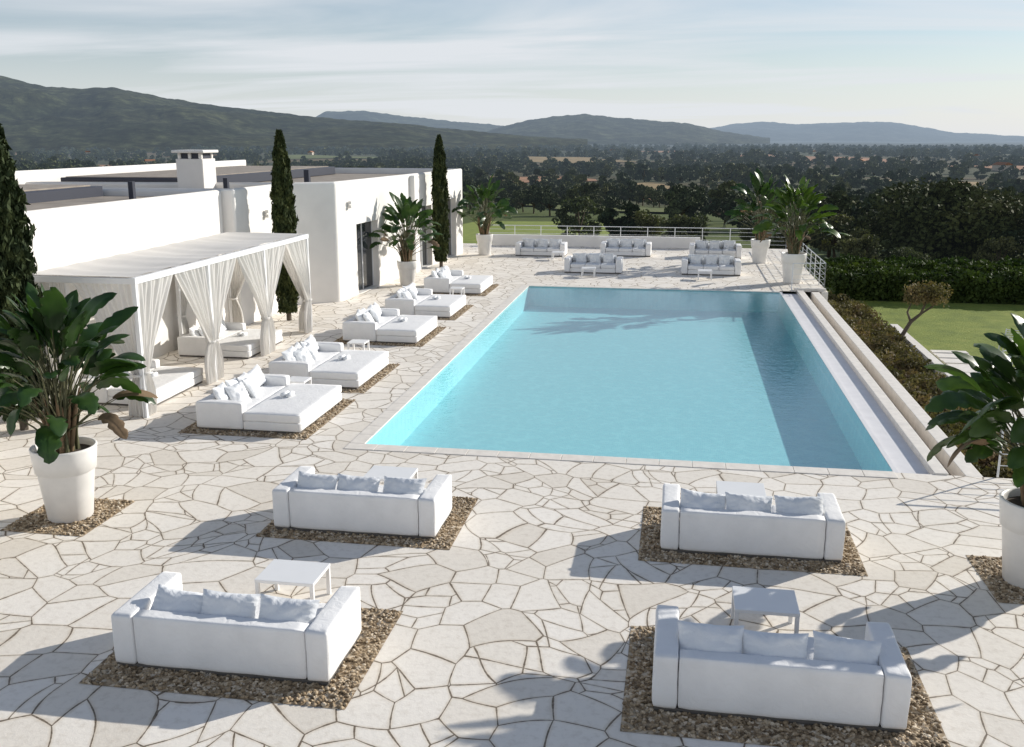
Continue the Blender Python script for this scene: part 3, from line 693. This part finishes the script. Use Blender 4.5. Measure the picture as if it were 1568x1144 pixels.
def curtain(post,dirv,span,seed,tie=1.0,full=False):
    r=random.Random(seed); V=[];F=[];NU,NV=72,44; top=zt-.13; ph=r.uniform(0,6)
    px,py=post; dx,dy=dirv; nxv,nyv=-dy,dx; folds=9+r.randint(0,3); tw=.22
    for j in range(NV+1):
        z=top*(1-j/NV)+.02
        if full: wdt=span; am=.05
        else:
            if z>tie: s=(z-tie)/(top-tie); wdt=tw+(span-tw)*(s**.95)
            else: s=(tie-z)/tie; wdt=tw+.2*math.sin(min(1,s*1.6)*math.pi/2)
            am=.035+.03*(1-wdt/span)
        for i in range(NU+1):
            u=i/NU; off=am*math.sin(u*folds*2*math.pi+ph+.6*math.sin(z*2+ph))+.02*math.sin(u*23+z*3)
            belly=0 if full or z<tie else .12*math.sin(math.pi*(z-tie)/(top-tie))*u
            t_=-.02+u*wdt
            V.append((px+dx*t_+nxv*(off+belly*.3),py+dy*t_+nyv*(off+belly*.3),z))
    for j in range(NV):
        for i in range(NU): k=j*(NU+1)+i; F.append((k,k+1,k+NU+2,k+NU+1))
    obj('curtain',mesh('curtain',V,F,M_CURT,smooth=True),pg)
    if not full:
        tv,tf=lathe([(.12,-.03),(.135,0),(.12,.03)],16); obj('tieback',mesh('tieback',tv,tf,M_CURT,smooth=True),pg,(px+dx*.1,py+dy*.1,tie))
for i,y in enumerate(ys):
    if i<3: curtain((PXb,y),(0,1),1.66,i*2+1,1.0+.05*i)
    if i>0: curtain((PXb,y),(0,-1),1.66,i*2+2,1.05)
curtain((PXb,ys[0]),(-1,0),1.5,20,.95); curtain((PXa,ys[0]),(1,0),1.1,21,1.0,True)
curtain((PXb,ys[3]),(-1,0),1.2,22,1.0); curtain((PXa,ys[3]),(1,0),1.2,23,1.0)
for i in range(3): curtain((PXa,ys[i]),(0,1),1.5,30+i,1.0)
daybed(-12.75,21.2,0,.92); daybed(-12.75,26.3,0,.92)

# ------------------------------------------------ railings and low wall
def rail(pts,name='metal_railing',h=1.1,rods=4,step=1.5,z0=0):
    e=empty(name); parts=[]
    for (a,b) in zip(pts[:-1],pts[1:]):
        a=Vector((*a,z0)); b=Vector((*b,z0)); Ln=(b-a).length; n=max(1,round(Ln/step))
        for i in range(n+1):
            p=a+(b-a)*i/n; v,f=tube([p,p+Vector((0,0,h))],[.02,.02],6); parts.append((v,f,0))
        for k in range(rods+1):
            zz=h*(k+1)/(rods+1) ; rr=.022 if k==rods else .009
            v,f=tube([a+Vector((0,0,zz)),b+Vector((0,0,zz))],[rr,rr],5); parts.append((v,f,0))
    V,F,M=join(parts); obj('rails',mesh('rails',V,F,M_STEEL,M),e)
rail([(-10.9,56.4),(5.9,56.4),(5.9,41.0),(4.6,40.75)])
rail([(5.9,18.15),(9.4,18.15)])
obj('low_terrace_wall',boxes('low_terrace_wall',[(-10.6,1.2,55.7,56.1,0,.62)],M_WALL,.03,2))
obj('low_terrace_wall',boxes('low_terrace_wall',[(4.7,5.95,40.7,40.95,0,.1)],M_COPE,.01,1))

# ------------------------------------------------ garden on the right
def leafmass(name,P,ls,mat,up=.3,parent=None):
    Vl,Fl=leafquads(P,ls,up=up); return obj(name,mesh(name,Vl,Fl,mat),parent)
def clumps(n,x0,x1,y0,y1,z,rmin,rmax,per):
    out=[]
    for i in range(n):
        c=np.array([rng.uniform(x0,x1),rng.uniform(y0,y1),z]); r=rng.uniform(rmin,rmax)
        u=rng.normal(size=(per,3)); u/=np.linalg.norm(u,axis=1)[:,None]; u[:,2]=np.abs(u[:,2])
        out.append(c+u*r*rng.uniform(.4,1.1,per)[:,None])
    return np.concatenate(out)
leafmass('garden_shrubs',clumps(130,6.3,7.9,19,47,-1.4,.28,.6,420),.08,M_SCRUB)
t=NT('lawn_grass'); p=t.pos()
t.base(t.ramp(t.noise(.9,p,5,.7),[(.3,(.14,.19,.022)),(.55,(.22,.27,.035)),(.75,(.30,.32,.06))]),.95); t.bump(t.noise(90,p,3),.8,.03); M_LAWN=t.m
obj('lawn',mesh('lawn',[(8.2,20,-1.39),(40,20,-1.39),(40,47.5,-1.39),(8.2,47.5,-1.39)],[(0,1,2,3)],M_LAWN))
gx,gy=np.meshgrid(np.linspace(-36,-7,16),np.linspace(96,176,20)); gz=height(gx,gy)+.12
id=np.arange(gx.size).reshape(gx.shape); Fq=np.stack([id[:-1,:-1],id[:-1,1:],id[1:,1:],id[1:,:-1]],-1).reshape(-1,4)
obj('lawn',mesh('lawn2',np.stack([gx,gy,gz],-1).reshape(-1,3),Fq,M_LAWN,smooth=True))
gp=empty('garden_path_with_steps')
obj('edging_wall',boxes('edging_wall',[(8.35,8.65,19,40,-1.5,-1.12)],M_COPE,.012,1),gp)
obj('path_slabs',boxes('path_slabs',[(9.0,10.2,19+k*1.25,20.2+k*1.25,-1.5,-1.33) for k in range(12)],M_COPE,.01,1),gp)
obj('steps',boxes('steps',[(9.0-.002*k,10.2+.002*k,34.1+k*.42,34.5+k*.42,-1.5,-1.36+.0*k+.03*((k+1)%2)) for k in range(5)],M_COPE,.01,1),gp)
def hedge(x0,x1,y0,y1,z0,z1,n,ls=.13,mat=None):
    P=np.stack([rng.uniform(x0,x1,n),rng.uniform(y0,y1,n),rng.uniform(z0,z1,n)],1)
    k=rng.integers(0,3,n)
    P[k==0,2]=z1+rng.normal(0,.06,(k==0).sum()); P[k==1,1]=y0+rng.normal(0,.08,(k==1).sum())
    P[:,2]+=.12*np.sin(P[:,0]*2.1)+.08*np.sin(P[:,0]*5+P[:,1]*3)
    e=empty('hedge'); leafmass('hedge_leaves',P,ls,mat or M_HEDGE,parent=e)
    obj('hedge_core',boxes('hedge_core',[(x0+.2,x1-.2,y0+.2,y1-.2,z0,z1-.25)],M_HEDGE),e)
hedge(7.2,34,47.6,49.4,-1.5,-.2,26000); hedge(7.5,38,52.5,54.5,-2,-.5,24000,.15); hedge(8,44,58,60,-2.6,-.9,22000,.17)
def garden_chair(x,y,rz):
    e=empty('garden_chair',(x,y,-1.385),rz); parts=[]
    for sx in (-.28,.28):
        for pth in ([(sx,-.25,0),(sx,-.28,.45),(sx,-.42,.95)],[(sx,.28,0),(sx,.26,.62)],[(sx,-.32,.62),(sx,.28,.62)],[(sx,-.28,.42),(sx,.28,.42)]):
            v,f=tube(pth,[.018]*len(pth),6); parts.append((v,f,0))
    for k in range(7):
        yy=-.26+k*.085; v,f=tube([(-.28,yy,.43),(.28,yy,.43)],[.014,.014],5); parts.append((v,f,0))
        zz=.5+k*.07; v,f=tube([(-.28,-.29-k*.02,zz),(.28,-.29-k*.02,zz)],[.014,.014],5); parts.append((v,f,0))
    V,F,M=join(parts); obj('frame_and_slats',mesh('frame_and_slats',V,F,M_STEEL,M),e)
garden_chair(11.0,33.5,2.2); garden_chair(11.9,32.4,2.0); garden_chair(11.4,35.4,2.6)
def tree(me,x,y,s,name,rz=0,z=None):
    zz=float(height(np.array(float(x)),np.array(float(y)))) if z is None else z
    obj(name,me,None,(x,y,zz),(0,0,rz),s)
BIG=tree_mesh('big_oak',6.6,5.4,60,24000,.22,M_OAK,77,.12,.7)
x,y=fwd(76,.445); tree(BIG,x,y,(1.25,1.1,1.0),'oak_tree')
x,y=fwd(66,.60); tree(BIG,x,y,(1.0,1.0,.9),'oak_tree',2)
for (d,tn,sc,i) in ((70,.36,.8,0),(84,.33,.9,1),(60,.40,.55,0),(95,.25,1.0,1),(88,.18,.9,0),(98,.07,1.15,1),(92,.13,1.0,0),(84,.30,1.0,0),(66,.50,.7,1)):
    x,y=fwd(d,tn); tree(OLIVES[i],x,y,(sc,)*3,'olive_tree',d)
parts=[]
for pth,rd in (([(0,0,0),(.05,0,.5),(.3,.1,.95),(.62,.1,1.25),(.75,.05,1.7)],[.09,.08,.07,.055,.03]),([(.3,.1,.95),(.15,.1,1.3),(.25,.0,1.7)],[.05,.035,.02]),([(.62,.1,1.25),(1.0,.2,1.5),(1.2,.1,1.8)],[.04,.03,.015])):
    v,f=tube(pth,rd,6); parts.append((v,f,1))
V0,F0,M0=join(parts); P=clumps(16,.1,1.3,-.4,.5,1.75,.22,.4,140); P[:,2]+=rng.uniform(-.15,.4,len(P))
Vl,Fl=leafquads(P,.07); obj('small_garden_tree',mesh('small_garden_tree',np.concatenate([np.array(V0),Vl]),F0+[tuple(q) for q in (Fl+len(V0)).tolist()],[M_SCRUB,M_BARK],M0+[0]*len(Fl)),None,(8.1,36.7,-1.4))
